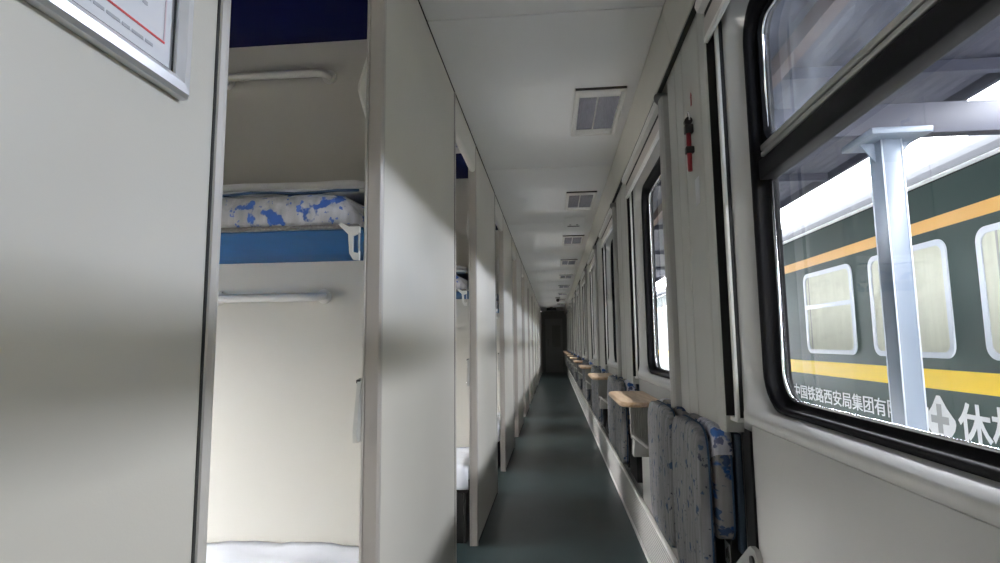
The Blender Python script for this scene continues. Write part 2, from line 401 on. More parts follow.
def window(opening=True):
    w = MB()
    # rubber surround: lip on the panel and deep reveal out to the glass
    L = [rrect(YW0 - .003, YW1 + .003, ZW0 - .003, ZW1 + .003, .103, .545), rrect(YW0 - .003, YW1 + .003, ZW0 - .003, ZW1 + .003, .103, .540),
         rrect(YW0 + .004, YW1 - .004, ZW0 + .004, ZW1 - .004, .096, .536), rrect(YW0 + .016, YW1 - .016, ZW0 + .011, ZW1 - .014, .088, .539),
         rrect(YW0 + .018, YW1 - .014, ZW0 + .012, ZW1 - .018, .084, .550), rrect(YW0 + .020, YW1 - .012, ZW0 + .014, ZW1 - .024, .080, .582),
         rrect(YW0 + .034, YW1 - .020, ZW0 + .022, ZW1 - .034, .072, .583), rrect(YW0 + .034, YW1 - .020, ZW0 + .022, ZW1 - .034, .072, .600)]
    w.rings(L, None, True)
    # outer body of the surround, closes it against the car side
    w.rings([L[0], rrect(YW0 - .036, YW1 + .036, ZW0 - .036, ZW1 + .036, .12, .5485), rrect(YW0 - .036, YW1 + .036, ZW0 - .036, ZW1 + .036, .12, .602), rrect(YW0 - .09, YW1 + .09, ZW0 - .09, ZW1 + .09, .15, .620), L[-1]], None, False)
    root = w.build('window_1', M['black']); struct(root)
    if not opening:      # fixed light: one pane, bead all round
        MB().tube(rrect(YW0 + .038, YW1 - .022, ZW0 + .025, ZW1 - .037, .07, .580), .0045, 8, closed=True).build('glazing_bead', M['chrome'], root)
        MB().box(.5845, .5875, YW0 + .030, YW1 - .017, ZW0 + .018, ZW1 - .03).build('pane', M['glass'], root)
        return root
    # chrome bead round the lower light
    ya, yb, za, zt, r = YW0 + .038, YW1 - .022, ZW0 + .025, 1.545, .07
    path = [(.580, yb, zt)]
    for i in range(9):
        a = -i / 8 * PI / 2
        path.append((.580, yb - r + r * math.cos(a), za + r + r * math.sin(a)))
    for i in range(9):
        a = -PI / 2 - i / 8 * PI / 2
        path.append((.580, ya + r + r * math.cos(a), za + r + r * math.sin(a)))
    path.append((.580, ya, zt))
    MB().tube(path, .0045, 8).build('glazing_bead', M['chrome'], root)
    # transom bar and hinged upper sash
    t = MB()
    t.box(.552, .597, YW0 + .02, YW1 - .014, 1.530, 1.584, .006)
    t.build('transom', M['black'], root)
    s = MB()
    so = [rrect(YW0 + .030, YW1 - .020, 1.585, ZW1 - .03, .06, x) for x in (.596, .566)]
    s2 = [rrect(YW0 + .048, YW1 - .032, 1.622, ZW1 - .045, .05, x) for x in (.566, .596)]
    s.rings([so[0], so[1], s2[0], s2[1]], M['black'], False)
    s.build('upper_sash', M['black'], root)
    q = MB().box(.556, .567, YW0 + .04, YW1 - .026, 1.590, 1.603, .003)
    q.box(.556, .567, YW0 + .04, YW1 - .026, 1.607, 1.622, .003)
    q.build('sash_rail', M['alu'], root)
    path = [(.578, yb - .006, 1.624)]
    r = .05; zt2 = ZW1 - .048
    for i in range(9):
        a = i / 8 * PI / 2
        path.append((.578, yb - .010 - r + r * math.cos(a), zt2 - r + r * math.sin(a)))
    for i in range(9):
        a = PI / 2 + i / 8 * PI / 2
        path.append((.578, ya + .008 + r + r * math.cos(a), zt2 - r + r * math.sin(a)))
    path.append((.578, ya + .008, 1.624))
    MB().tube(path, .0035, 8).build('sash_bead', M['chrome'], root)
    MB().box(.5845, .5875, YW0 + .030, YW1 - .017, ZW0 + .018, 1.55).build('lower_pane', M['glass'], root)
    MB().box(.5825, .5855, YW0 + .045, YW1 - .030, 1.61, ZW1 - .04).build('upper_pane', M['upglass'], root)
    return root
wp = window_panel(); wn = window(); wf = window(False); wf.location.y = P
for k in range(-1, NB):
    if k == 0: continue
    copy_tree(wp, loc=(0, P * k, 0))
    if k != 1: copy_tree(wf if k % 2 else wn, loc=(0, P * k, 0))
# car side shell outside, one piece with openings left at the windows (pieces between, above, below)
sh = MB()
sh.box(.605, .620, -2.6, ENDY + .2, -.06, ZW0 - .085)
sh.box(.605, .620, -2.6, ENDY + .2, ZW1 + .085, 2.60)
edges = [-2.6] + [v for k in range(-1, NB) for v in (YW0 - .085 + P * k, YW1 + .085 + P * k)] + [ENDY + .2]
for a, b_ in zip(edges[0::2], edges[1::2]): sh.box(.605, .620, a, b_, ZW0 - .085, ZW1 + .085)
struct(sh.build('wall_shell', M['bodyshell']))
# lining behind the pilasters and seats
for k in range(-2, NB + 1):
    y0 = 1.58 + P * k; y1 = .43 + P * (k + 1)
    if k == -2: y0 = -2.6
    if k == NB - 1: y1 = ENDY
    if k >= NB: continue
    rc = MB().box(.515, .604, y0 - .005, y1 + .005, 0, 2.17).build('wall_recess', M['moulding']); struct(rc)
    MB().box(.55, .603, y0 - .16, y0 - .006, 0, .885).build('shade_plate', M['blackmatte'], rc)  # black plates stand in for the shade in the recess beside the seat
    MB().box(.513, .6035, y0 - .008, y0 - .0055, 0, .892).build('shade_plate', M['blackmatte'], rc)
    MB().box(.5125, .5148, y0 - .006, y0 + .058, .30, .89).build('shade_plate', M['blackmatte'], rc)
    MB().box(.55, .603, y1 + .006, y1 + .16, 0, .885).build('shade_plate', M['blackmatte'], rc)

# sloping cornice between ceiling and side wall, in lengths
for k in range(-2, 12):
    y0 = 1.93 + P * (k - 1)
    b = MB()
    b.prism([(.4125, ZC + .014), (.414, ZC - .002), (.4395, 2.132), (.4425, 2.126), (.530, 2.126), (.530, ZC + .014)], y0 + .002, min(y0 + P - .002, ENDY), 'Y')
    c_ = b.build('trim_1', M['laminate']); struct(c_)
    MB().box(.446, .4605, y0, min(y0 + P, ENDY), 2.1165, 2.1262).build('gap_strip', M['groove'], c_)

# pilaster: board with shallow grooves, rounded column on its far edge
def pilaster():
    x = .462
    prof = [(.515, 1.613), (x + .004, 1.613), (x, 1.619), (x, 1.675), (x + .004, 1.685), (x, 1.695), (x, 1.885), (x + .006, 1.891), (x + .006, 1.899), (x, 1.905),
            (x, 2.00), (x + .005, 2.008), (x, 2.016), (x, 2.128), (x + .004, 2.138), (.515, 2.138)]
    root = MB().prism(prof, .86, 2.124, 'Z').build('pilaster', M['pilaster']); struct(root)
    c = [(.515, 2.143), (.463, 2.143), (.447, 2.150), (.440, 2.166), (.4375, 2.19), (.439, 2.212), (.447, 2.224), (.460, 2.229), (.515, 2.229)]
    MB().prism(c, .30, 2.066, 'Z', smooth=False).build('corner_column', M['column'], root)
    # blind guide channel on the near edge: two pale fins with dark slots
    g = MB().box(.4975, .5145, 1.568, 1.611, .905, 2.10)
    g.box(.4665, .5145, 1.609, 1.6125, .905, 2.10)
    g.box(.486, .4965, 1.556, 1.570, .905, 2.09)
    g = g.build('blind_guide', M['blackmatte'], root)
    MB().box(.477, .487, 1.555, 1.572, .90, 2.09, .003).build('guide_fin', M['white'], g)
    MB().box(.477, .5145, 1.556, 1.612, .893, .905, .002).build('guide_foot', M['white'], g)
    return root
pl = pilaster()
for k in range(-1, NB):
    if k == 0: continue
    copy_tree(pl, loc=(0, P * k, 0))

# blind cassettes over the windows
def blind():
    y0, y1 = .436, 1.605
    r = thing('blind_cassette', (0, 0, 0), 'x', 'blind', 'blind cassettes over the windows')
    MB().prism([(.462, 2.116), (.449, 2.115), (.440, 2.108), (.437, 2.092), (.443, 2.074), (.462, 2.070)], y0, y1, 'Y', smooth=False).build('cover_strip', M['white'], r)
    MB().box(.466, .4955, y0, y1, 2.056, 2.112).build('slot', M['blackmatte'], r)
    MB().prism([(.470, 2.058), (.462, 2.054), (.463, 2.002), (.470, 2.00), (.4955, 2.04), (.4955, 2.058)], y0, y1, 'Y').build('cassette', M['blind'], r)
    MB().prism([(.463, 2.001), (.459, 1.994), (.461, 1.983), (.470, 1.980), (.478, 1.99), (.472, 2.002)], y0, y1 + .004, 'Y').build('bottom_bar', M['white'], r)
    MB().prism([(.4955, 2.116), (.446, 2.116), (.432, 2.110), (.427, 2.098), (.430, 2.080), (.442, 2.066), (.4955, 2.066)], y0 - .005, y0 - .0005, 'Y').build('end_cap', M['column'], r)
    return r
bl = blind()
bl['label'] = 'long pale roller-blind cassette above the large open-view window nearest the camera'
for k in range(1, NB):
    c = copy_tree(bl, loc=(0, P * k, 0))
    c['label'] = f'roller-blind cassette under the cornice, above the {nth(k)} corridor window'

# ------------------------------------------------------------------ heater casing along the floor
hc = thing('heater_casing', (.454, 0, 0), 'long perforated white heater casing along the floor under the windows and seats', 'heater')
HY0, HY1 = -2.5, 19.6
MB().box(0, .012, HY0, HY1, .004, .236, .002).build('front_panel', M['grille'], hc)
MB().box(-.003, .016, HY0, HY1, .234, .252, .005).build('cap_rail', M['white'], hc)
MB().prism([(.013, .236), (.013, .249), (.060, .268), (.060, .236)], HY0, HY1, 'Y').build('top_grille', M['topgrille'], hc)
MB().box(-.002, .0, HY0, HY1, 0, .03).build('foot_strip', M['white'], hc)

# ------------------------------------------------------------------ fold-up corridor seats
def seat(side):
    """side=+1: near seat of a pair (extends from 1.47 to 1.87), -1: far seat (1.89 to 2.32)"""
    y0, y1 = (1.638, 2.005) if side > 0 else (2.04, 2.49)
    yc = (y0 + y1) / 2; hw = (y1 - y0) / 2
    r = thing('folding_seat', (.49, yc, .25), 'x', 'seat', 'fold-up seats along the corridor')
    zt = .871 - .25
    # cushion folded up, facing the corridor
    c1 = (-.078, 0, (.38 - .25 + zt) / 2 - .003); d1 = (.027, hw - .006, (zt - .13) / 2)
    p = MB().cushion(c1, d1, .42, .34, 40, 24).build('seat_cushion', M['seat'], r)
    def rim(x, yy, z0, z1, e=.36, n=44):
        f = lambda w: math.copysign(abs(w) ** e, w)
        return [(x, yy * f(math.cos(2 * PI * i / n)), (z0 + z1) / 2 + (z1 - z0) / 2 * f(math.sin(2 * PI * i / n))) for i in range(n)]
    MB().tube(rim(-.067, hw - .006, c1[2] - d1[2], c1[2] + d1[2]), .0032, 6, closed=True).build('piping', M['piping'], p)
    # back cushion against the wall
    c2 = (-.026, 0, (.555 - .25 + zt) / 2); d2 = (.030, hw, (zt - .305) / 2)
    q = MB().cushion(c2, d2, .36, .26, 40, 24).build('back_cushion', M['seatback'], r)
    MB().tube(rim(-.008, hw - .002, c2[2] - d2[2], c2[2] + d2[2], .28), .0032, 6, closed=True).build('piping', M['piping'], q)
    yk = -hw * side
    sg = side
    def keep(v): return v.z > c2[2] + d2[2] - .12 - .10 * max(0, 0) and (v.y - yk) * sg < .20 and v.x < 0.03
    cv = MB().cushion(c2, (d2[0] * 1.05, d2[1] * 1.02, d2[2] * 1.012), .36, .26, 80, 40, keep=keep)
    cv.build('headrest_cover', M['cover'], r)
    MB().box(.0055, .0245, -hw + .006, hw - .012, .28, zt - .02, .005).build('seat_shell', M['shell'], r)
    b = MB()
    b.prism([(-.014, .03), (-.014, .27), (-.010, .33), (.0245, .33), (.0245, .03)], -hw + .03, hw - .03, 'Y')
    b.build('mounting_bracket', M['blackmatte'], r)
    return r
sA = seat(+1); sB = seat(-1)
# sticker and latch plate seen only at the nearest seat
lb = MB().box(-.0155, -.0140, -.150, -.100, .235, .295, .0005, M['trainwhite'])
for i in range(5):
    lb.box(-.0160, -.0155, -.143 + .007 * i, -.140 + .007 * i, .248 + .006 * (i % 2), .272 + .005 * ((i * 3) % 4), 0, M['blackmatte'])
lb.build('sticker', M['trainwhite'], sA)
sA['label'] = 'grey and blue patterned folded-up seat nearest the camera, white-blue cover at its top corner'
sB['label'] = 'grey patterned folded-up seat between the nearest seat and the nearest wooden table'
for k in range(1, NB):
    a = copy_tree(sA, loc=(.49, sA.location.y + P * k, .25))
    for ch in list(a.children):
        if ch.name.startswith('sticker'): bpy.data.objects.remove(ch)
    b = copy_tree(sB, loc=(.49, sB.location.y + P * k, .25))
    a['label'] = f'folded-up patterned seat just past the far edge of the {nth(k - 1)} wooden table'
    b['label'] = (f'folded-up patterned seat just before the near edge of the {nth(k)} wooden table' if k < NB - 1
                  else 'farthest folded-up patterned seat, beyond the last wooden table')
pt = thing('latch_plate', (.4615, 1.424, .592), 'light grey plate with a dark round lock, low on wall beside the nearest seat', 'plate')
MB().prism([(-.03, -.15), (.185, -.15), (.185, -.09), (.03, .022), (.015, .030), (-.015, .030), (-.03, .015)], -.006, .006, 'X').build('plate', M['moulding'], pt)
MB().cyl((-.011, .0, .0), (-.005, .0, .0), .013, 18).build('lock', M['hammerhead'], pt)

# ------------------------------------------------------------------ fold-down tables
def table():
    yc = 1.005 + P
    r = thing('wall_table', (.497, yc, .80), 'x', 'table', 'wooden tables under the windows')
    # rounded slab
    hw, x0 = .285, -.205
    pts = []
    rr = .05
    for cx, cy, a0 in ((0, hw, None), (x0 + rr, hw - rr, PI / 2), (x0 + rr, -hw + rr, PI), (0, -hw, None)):
        if a0 is None: pts.append((cx, cy)); continue
        for i in range(7):
            a = a0 + i / 6 * PI / 2
            pts.append((cx + rr * math.cos(a), cy + rr * math.sin(a)))
    MB().prism(pts, .025, .046, 'Z').build('tabletop', M['wood'], r)
    e = MB()
    ed = []
    for (px, py) in pts: ed.append((px, py, .034))
    e.tube([(p[0] + .002, p[1], p[2] + .001) for p in ed], .0115, 8)
    e.build('edge_band', M['wood'], r)
    # ridged skirt box under the top
    k = MB()
    prof = []
    n = 14
    for i in range(n):
        x = -.165 + .13 * i / n
        prof += [(x, -.245), (x + .13 / n * .5, -.239)]
    prof += [(-.035, -.245), (-.035, -.222), (-.165, -.222)]
    k.prism(prof, -.115, .024, 'Z')
    k.build('ridged_skirt', M['ridged'], r)
    b = MB()
    b.prism([(-.150, -.125), (-.085, -.110), (-.06, -.125), (-.06, -.195), (-.155, -.195)], -.235, -.17, 'Y')
    b.build('support_box', M['greyplastic'], r)
    MB().tube([(-.16, -.245, -.10), (-.10, -.25, -.15), (0.0, -.24, -.15)], .007, 8).build('support_arm', M['white'], r)
    MB().box(-.03, .017, -.10, .20, -.19, -.10, .004).build('wall_mount', M['blackmatte'], r)
    return r
tb = table()
tb['label'] = 'pale wooden corridor table nearest the camera, between two grey seats'
for k in range(1, NB - 1):
    c = copy_tree(tb, loc=(.497, tb.location.y + P * k, .80))
    c['label'] = f'{nth(k)} pale wooden corridor table, beneath a window between grey seats'

# ------------------------------------------------------------------ emergency hammer and stickers on the first pilaster
hm = thing('emergency_hammer', (.462, 1.79, 1.65), 'red emergency window hammer clipped on the pilaster beside the nearest window', 'hammer')
MB().tube([(-.014, 0, 0), (-.014, 0, .06), (-.014, 0, .15)], [.007, .008, .008], 12).build('handle', M['hammer'], hm)
h = MB().cyl((-.014, -.012, .165), (-.014, .012, .165), .012, 14)
h.tube([(-.014, .010, .165), (-.014, .028, .165)], [.011, .002], 12)
h.build('hammer_head', M['hammerhead'], hm)
cp = MB().box(-.026, 0, -.013, .013, .125, .153, .003)
cp.box(-.026, 0, -.013, .013, .058, .080, .003)
cp.build('clip', M['hammerhead'], hm)
MB().tube([(-.012, .014, .165), (-.012, .016, .185), (-.012, 0, .198), (-.012, -.014, .186), (-.012, -.012, .165)], .003, 8).build('hanging_ring', M['chrome'], hm)
st = MB()
st.prism([(-.006, 0), (.006, 0), (.006, .03), (.011, .03), (0, .045), (-.011, .03), (-.006, .03)], -.0012, 0, 'X')
st = st.build('arrow_sticker', M['hammer'], None, (.4615, 1.79, 1.868)); tag(st, 'small red arrow sticker above the emergency hammer', 'sticker')
s2 = MB().box(-.0012, 0, -.024, .024, 0, .085).build('notice_sticker', M['silver'], None, (.4615, 1.765, 1.535)); tag(s2, 'pale silvery notice sticker below the emergency hammer', 'sticker')

# ------------------------------------------------------------------ ceiling lamps
def lamp():
    r = thing('ceiling_lamp', (.245, 2.80, ZC), 'x', 'ceiling lamp', 'ceiling lamps along the corridor')
    b = MB()
    o = lambda x, y, z: [(-x, -y, z), (x, -y, z), (x, y, z), (-x, y, z)]
    b.rings([o(.122, .286, 0), o(.122, .286, -.012), o(.116, .280, -.018), o(.100, .262, -.018), o(.096, .256, -.010)], None, False)
    fr = b.build('lamp_frame', M['white'], r)
    i = MB()
    i.box(-.012, -.004, -.205, .205, -.011, -.003, .002)
    i.box(-.096, .096, .205, .257, -.011, -.003, .002); i.box(-.096, .096, -.257, -.205, -.011, -.003, .002)
    i.build('inner_frame', M['white'], r)
    MB().box(-.096, -.012, -.206, .206, -.008, -.002).build('diffuser', M['diffuser'], r)
    MB().box(-.004, .096, -.206, .206, -.008, -.002).build('diffuser', M['diffuser'], r)
    MB().box(-.118, .118, -.2885, -.2865, -.012, -.0005).build('hinge_gap', M['groove'], r)
    return r
lm = lamp(); lm['label'] = 'unlit square ceiling lamp nearest the camera, white frame with two grey diffusers'
for k in range(1, NB):
    c = copy_tree(lm, loc=(.245, 2.80 + P * k, ZC)); c['label'] = f'unlit ceiling lamp, {nth(k)} in the row receding along the corridor'
sp = thing('ceiling_speaker', (.225, 5.48, ZC), 'small square speaker plate on the ceiling between second and third lamps', 'speaker')
MB().box(-.095, .095, -.27, .27, -.008, -.0005, .003).build('plate', M['ceiling'], sp)
g = MB()
for x in (-.035, .035): g.cyl((x, .05, -.0095), (x, .05, -.006), .012, 12)
g.box(-.06, .06, .10, .135, -.0095, -.006)
g.build('speaker_holes', M['blackmatte'], sp)
cm = thing('ceiling_fixture', (.13, 14.5, ZC), 'small dark fixture hanging from the corridor ceiling near the far end', 'fixture')
MB().box(-.06, .06, -.06, .06, -.05, -.0005, .01).build('mount', M['greyplastic'], cm)
MB().cushion((0, 0, -.085), (.045, .045, .045), 1, 1, 16, 12).build('dome', M['blackmatte'], cm)
ex = thing('overhead_sign_box', (-.05, 18.6, ZC), 'dark box hanging under the ceiling before the end door', 'sign box')
MB().box(-.16, .16, -.04, .04, -.11, -.02, .006).build('housing', M['blackmatte'], ex)
MB().box(-.05, .05, -.02, .02, -.021, -.0005).build('hanger', M['blackmatte'], ex)

# ------------------------------------------------------------------ framed notice on the near left wall
ps = thing('framed_notice', (XL, .31, 1.70), 'silver-framed printed notice on the near left wall, cropped by the photo', 'notice')
W2, H2 = .29, .30
def rect(a, b, x): return [(x, -a, -b), (x, a, -b), (x, a, b), (x, -a, b)]
f = MB().rings([rect(W2, H2, .0005), rect(W2, H2, .010), rect(W2 - .004, H2 - .004, .015), rect(W2 - .014, H2 - .014, .016), rect(W2 - .022, H2 - .022, .010), rect(W2 - .022, H2 - .022, .004)], None, False)
f.build('frame', M['silver'], ps)
MB().rings([rect(W2 - .0215, H2 - .0215, .006), rect(W2 - .0255, H2 - .0255, .006)], None, False).build('frame_gasket', M['blackmatte'], ps)
sh_ = MB().box(.001, .004, -W2 + .02, W2 - .02, -H2 + .02, H2 - .02).build('printed_sheet', M['paper'], ps)
rl = MB()
yr = W2 - .036; zl = -H2 + .051
rl.box(.0042, .0046, -yr, yr, zl, zl + .0025, 0, M['red'])
for y in (-yr, yr - .002): rl.box(.0042, .0046, y, y + .002, zl + .004, H2 - .05, 0, M['pink'])
rl.build('border_line', M['red'], sh_)
tx = MB()
z = zl + .028
while z < H2 - .06:
    y = -yr + .02 + random.random() * .02; e = yr - .02 - random.random() * .06
    while y < e:
        l = .006 + random.random() * .02
        tx.box(.0042, .0045, y, min(y + l, e), z, z + .0045, 0, M['ink']); y += l + .003
    z += .014
tx.build('printed_lines', M['ink'], sh_)
tx = MB()
y = -yr + .05
while y < yr - .02:
    l = .006 + random.random() * .012
    tx.box(.0042, .0045, y, y + l, zl - .013, zl - .0095, 0, M['ink']); y += l + .003
tx.build('footer_line', M['ink'], sh_)

# ------------------------------------------------------------------ berths
def wavy(b, x0, x1, y0, y1, top, drop, nx=40, ny=14, amp=.006, seed=1, hem=.0, m=None):
    """cloth lying from y1 (wall) to y0 (front) and hanging over the front by drop"""
    rnd = random.Random(seed)
    ph = [rnd.random() * 6 for _ in range(6)]
    grid = []
    for j in range(ny + 8):
        row = []
        for i in range(nx + 1):
            x = x0 + (x1 - x0) * i / nx
            w = amp * (math.sin(x * 23 + ph[0]) + .6 * math.sin(x * 51 + ph[1] + j * .4))
            if j <= ny:
                t = j / ny; y = y1 + (y0 - y1) * t; z = top + w * .6 * (1 - .3 * t) + .004 * math.sin(y * 40 + ph[2] + x * 9)
                if j == ny: z -= .006
            else:
                t = (j - ny) / 7; y = y0 - .012 - w * 1.5 * t; z = top - .01 - (drop + hem * max(0, math.sin(x * 6.1 + ph[3]))) * t
            row.append(b.bm.verts.new((x, y, z)))
        grid.append(row)
    for a, c in zip(grid[:-1], grid[1:]):
        for i in range(nx): b.poly([a[i], a[i + 1], c[i + 1], c[i]], m, True)
    return b
BX0, BX1, BY0, BY1 = -2.35, -.492, 1.40, 1.926
def berth_middle():
    r = thing('middle_berth', (BX1, BY1, 1.408), 'x', 'bunk', 'middle berths')
    D = BY1 - BY0; Lx = BX0 - BX1
    MB().box(Lx, 0, -D, 0, 0, .008, .002).build('base_board', M['navy'], r)
    b = MB()
    # mattress, soft with a rounded front edge and corridor end
    prof = [(-.002, .010), (-D + .004, .010), (-D - .010, .024), (-D - .012, .056), (-D + .002, .094), (-D + .03, .110), (-.002, .114)]
    n = 30; loops = []
    for i in range(n + 1):
        x = -.004 + (Lx + .008) * i / n
        sq = 1.0 if 0 < i < n else .9
        if i == 0: sq = .62
        if i == 1: sq = .92
        w = .004 * math.sin(x * 31) + .003 * math.sin(x * 67)
        loops.append([(x, p[0] + (w if p[0] < -.1 else 0) + (.02 * (1 - sq) * 3 if p[0] < -.1 else 0), .010 + (p[1] - .010) * sq + (w if p[1] > .08 else 0)) for p in prof])
    b.rings(loops, None, True, True, True)
    mt = b.build('mattress', M['mattress'], r)
    MB().box(Lx + .02, -.006, -D - .016, -D - .002, .002, .014, .004).build('zip_seam', M['zip'], mt)
    pth = [(-.02 + (Lx + .04) * i / 30, -D + .020 + .004 * math.sin(i * .9), .1125 + .003 * math.sin(i * 1.7)) for i in range(31)]
    MB().tube(pth, .004, 6).build('piping', M['piping'], mt)
    return r
def berth_upper():
    r = thing('upper_berth', (BX1 + .01, BY1, 2.245), 'x', 'bunk', 'upper berths')
    D = BY1 - BY0; Lx = BX0 - BX1
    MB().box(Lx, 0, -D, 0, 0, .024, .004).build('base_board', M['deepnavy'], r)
    b = MB().box(Lx + .01, -.006, -D - .01, -.003, .025, .12, .03, seg=4)
    b.build('mattress', M['mattress'], r)
    MB().box(Lx, .004, -D - .016, -D - .001, -.006, .03, .004).build('front_rail', M['white'], r)
    return r
def berth_lower():
    r = thing('lower_berth', (BX1, BY1, 0), 'x', 'bunk', 'lower berths')
    D = BY1 - BY0; Lx = BX0 - BX1
    MB().box(Lx, -.01, -D + .02, 0, .27, .30, .004).build('base_board', M['blackmatte'], r)
    MB().box(Lx + .01, -.014, -D, -.003, .302, .408, .03, seg=4).build('mattress', M['mattress'], r)
    MB().box(-.09, -.045, -D + .04, -D + .08, 0, .27).build('leg', M['blackmatte'], r)
    MB().box(-.09, -.045, -.08, -.04, 0, .27).build('leg', M['blackmatte'], r)
    MB().box(-.030, -.018, -D + .02, -.002, .0, .268, .002).build('end_shade', M['blackmatte'], r)  # black board stands in for the shaded void under the berth
    MB().box(Lx + .02, -.032, -D + .02, -D + .032, .0, .268, .002).build('front_panel', M['blackmatte'], r)  # black sheet in place of the shade under the berth front
    return r
bm_, bu, bo = berth_middle(), berth_upper(), berth_lower()
where = ['in the nearest compartment doorway', 'in the second compartment doorway', 'in the narrow third compartment doorway', 'in the sliver of the fourth compartment doorway']
for k in range(4):
    dy = (0, P * k, 0)
    a = bm_ if k == 0 else copy_tree(bm_, loc=bm_.location + Vector(dy)); a['label'] = 'blue middle berth with patterned grey mattress, ' + where[k]
    a = bu if k == 0 else copy_tree(bu, loc=bu.location + Vector(dy)); a['label'] = 'dark navy underside of the upper berth, ' + where[k]
    a = bo if k == 0 else copy_tree(bo, loc=bo.location + Vector(dy)); a['label'] = 'lower berth under a white sheet, ' + where[k]
    s = wavy(MB(), BX0 + .02, BX1 + .004, BY0 - .006, BY1 - .006, .432, .12, seed=3 + k, hem=.10).build('bed_sheet', M['sheet'], None, (0, P * k, 0))
    tag(s, 'rumpled white bed sheet on the lower berth ' + where[k], 'bed sheet', 'bed sheets on the lower berths')
    so = s.modifiers.new('t', 'SOLIDIFY'); so.thickness = .004; so.offset = 1
    # folded quilt on the middle berth
    q = MB(); rnd = random.Random(20 + k)
    for j, (zb, th, inset) in enumerate(((0, .021, 0), (.020, .026, .012))):
        prof = [(0, 0), (-.40 + inset, 0), (-.415 + inset, th * .3), (-.41 + inset, th * .8), (-.39 + inset, th), (0, th * 1.1)]
        loops = []
        for i in range(25):
            x = -.012 - inset - i * 1.0 / 24
            w = .003 * math.sin(x * 17 + j * 2) + .002 * math.sin(x * 43)
            s_ = .55 if i == 0 else 1
            loops.append([(x, p[0] + w * 2 * (p[0] < -.1), zb + p[1] * s_ + w) for p in prof])
        q.rings(loops, None, True, True, True)
    q = q.build('folded_quilt', M['quilt'], None, (BX1, BY1 - .03 + P * k, 1.408 + .125))
    tag(q, 'folded white quilt lying on the middle berth ' + where[k], 'quilt', 'folded quilts on the middle berths')

# handrails on the partition of the first compartment
def rail(z, label, x0, x1):
    r = thing('grab_rail', ((x0 + x1) / 2, 1.93, z), label, 'handrail', 'handrails on the partition wall')
    h = (x1 - x0) / 2
    path = [(-h, -.004, .006), (-h, -.030, .004), (-h + .012, -.048, 0), (-h + .035, -.055, 0)]
    path += [(-h + .035 + (2 * h - .07) * i / 8, -.055, 0) for i in range(1, 9)]
    path += [(h - .012, -.048, 0), (h, -.030, .004), (h, -.004, .006)]
    MB().tube(path, .0145, 12).build('bar', M['white'], r)
    for s_ in (-1, 1): MB().cyl((s_ * h, -.010, .006), (s_ * h, -.0005, .006), .026, 20).build('wall_flange', M['white'], r)
    return r
rail(1.276, 'white grab rail on the partition just under the blue middle berth', -1.215, -.815)
rail(2.10, 'white grab rail in shade just under the navy upper berth', -1.215, -.815)

# small metalwork at the doorway edges
def hook():
    r = thing('hook_plate', (XI - .0065, 1.398, 1.765), 'x', 'hook', 'pale hook plates beside the doorways')
    MB().prism([(.0, .12), (-.012, .10), (-.062, .012), (-.064, -.004), (-.045, -.022), (0, -.055)], -.006, 0, 'X').build('plate', M['white'], r)
    MB().cyl((-.0072, -.043, .012), (-.0062, -.043, .012), .0065, 12).build('hole', M['blackmatte'], r)
    return r
def bracket():
    r = thing('berth_bracket', (BX1, 1.384, 1.408), 'x', 'bracket', 'berth brackets beside the doorways')
    b = MB()
    b.prism([(-.056, .010), (-.050, .016), (-.028, .004), (.0, .004), (.0, -.012), (-.018, -.020), (-.018, -.062), (-.004, -.066), (.0, -.060), (.0, -.084), (-.016, -.082), (-.026, -.066), (-.030, -.016)], -.010, 0, 'Y')
    b.build('bent_plate', M['white'], r)
    MB().box(-.004, .0, -.008, -.002, -.062, -.010, .001).build('latch_pin', M['trim_light'], r)
    return r
def step():
    r = thing('folded_step', (XI - .0065, 1.394, .87), 'x', 'step', 'folded climbing steps beside the doorways')
    MB().prism([(0, 0), (-.040, 0), (-.042, .03), (-.016, .145), (-.004, .155), (0, .155)], -.010, 0, 'X').build('step_plate', M['greyplastic'], r)
    MB().cyl((-.012, -.024, .018), (-.010, -.024, .018), .0065, 14).build('pivot', M['chrome'], r)
    MB().cyl((-.013, -.010, .146), (-.003, -.010, .146), .005, 12).build('pin', M['hammerhead'], r)
    return r
hk, bk, sp_ = hook(), bracket(), step()
wd = ['the nearest', 'the second', 'the third', 'the fourth']
for k in range(3):
    a = hk if k == 0 else copy_tree(hk, loc=hk.location + Vector((0, P * k, 0))); a['label'] = f'pale hook plate high on the far edge of {wd[k]} compartment doorway'
    a = bk if k == 0 else copy_tree(bk, loc=bk.location + Vector((0, P * k, 0))); a['label'] = f'white curved bracket at the end of the middle berth in {wd[k]} doorway'
    a = sp_ if k == 0 else copy_tree(sp_, loc=sp_.location + Vector((0, P * k, 0))); a['label'] = f'grey folded climbing step low on the far edge of {wd[k]} doorway'

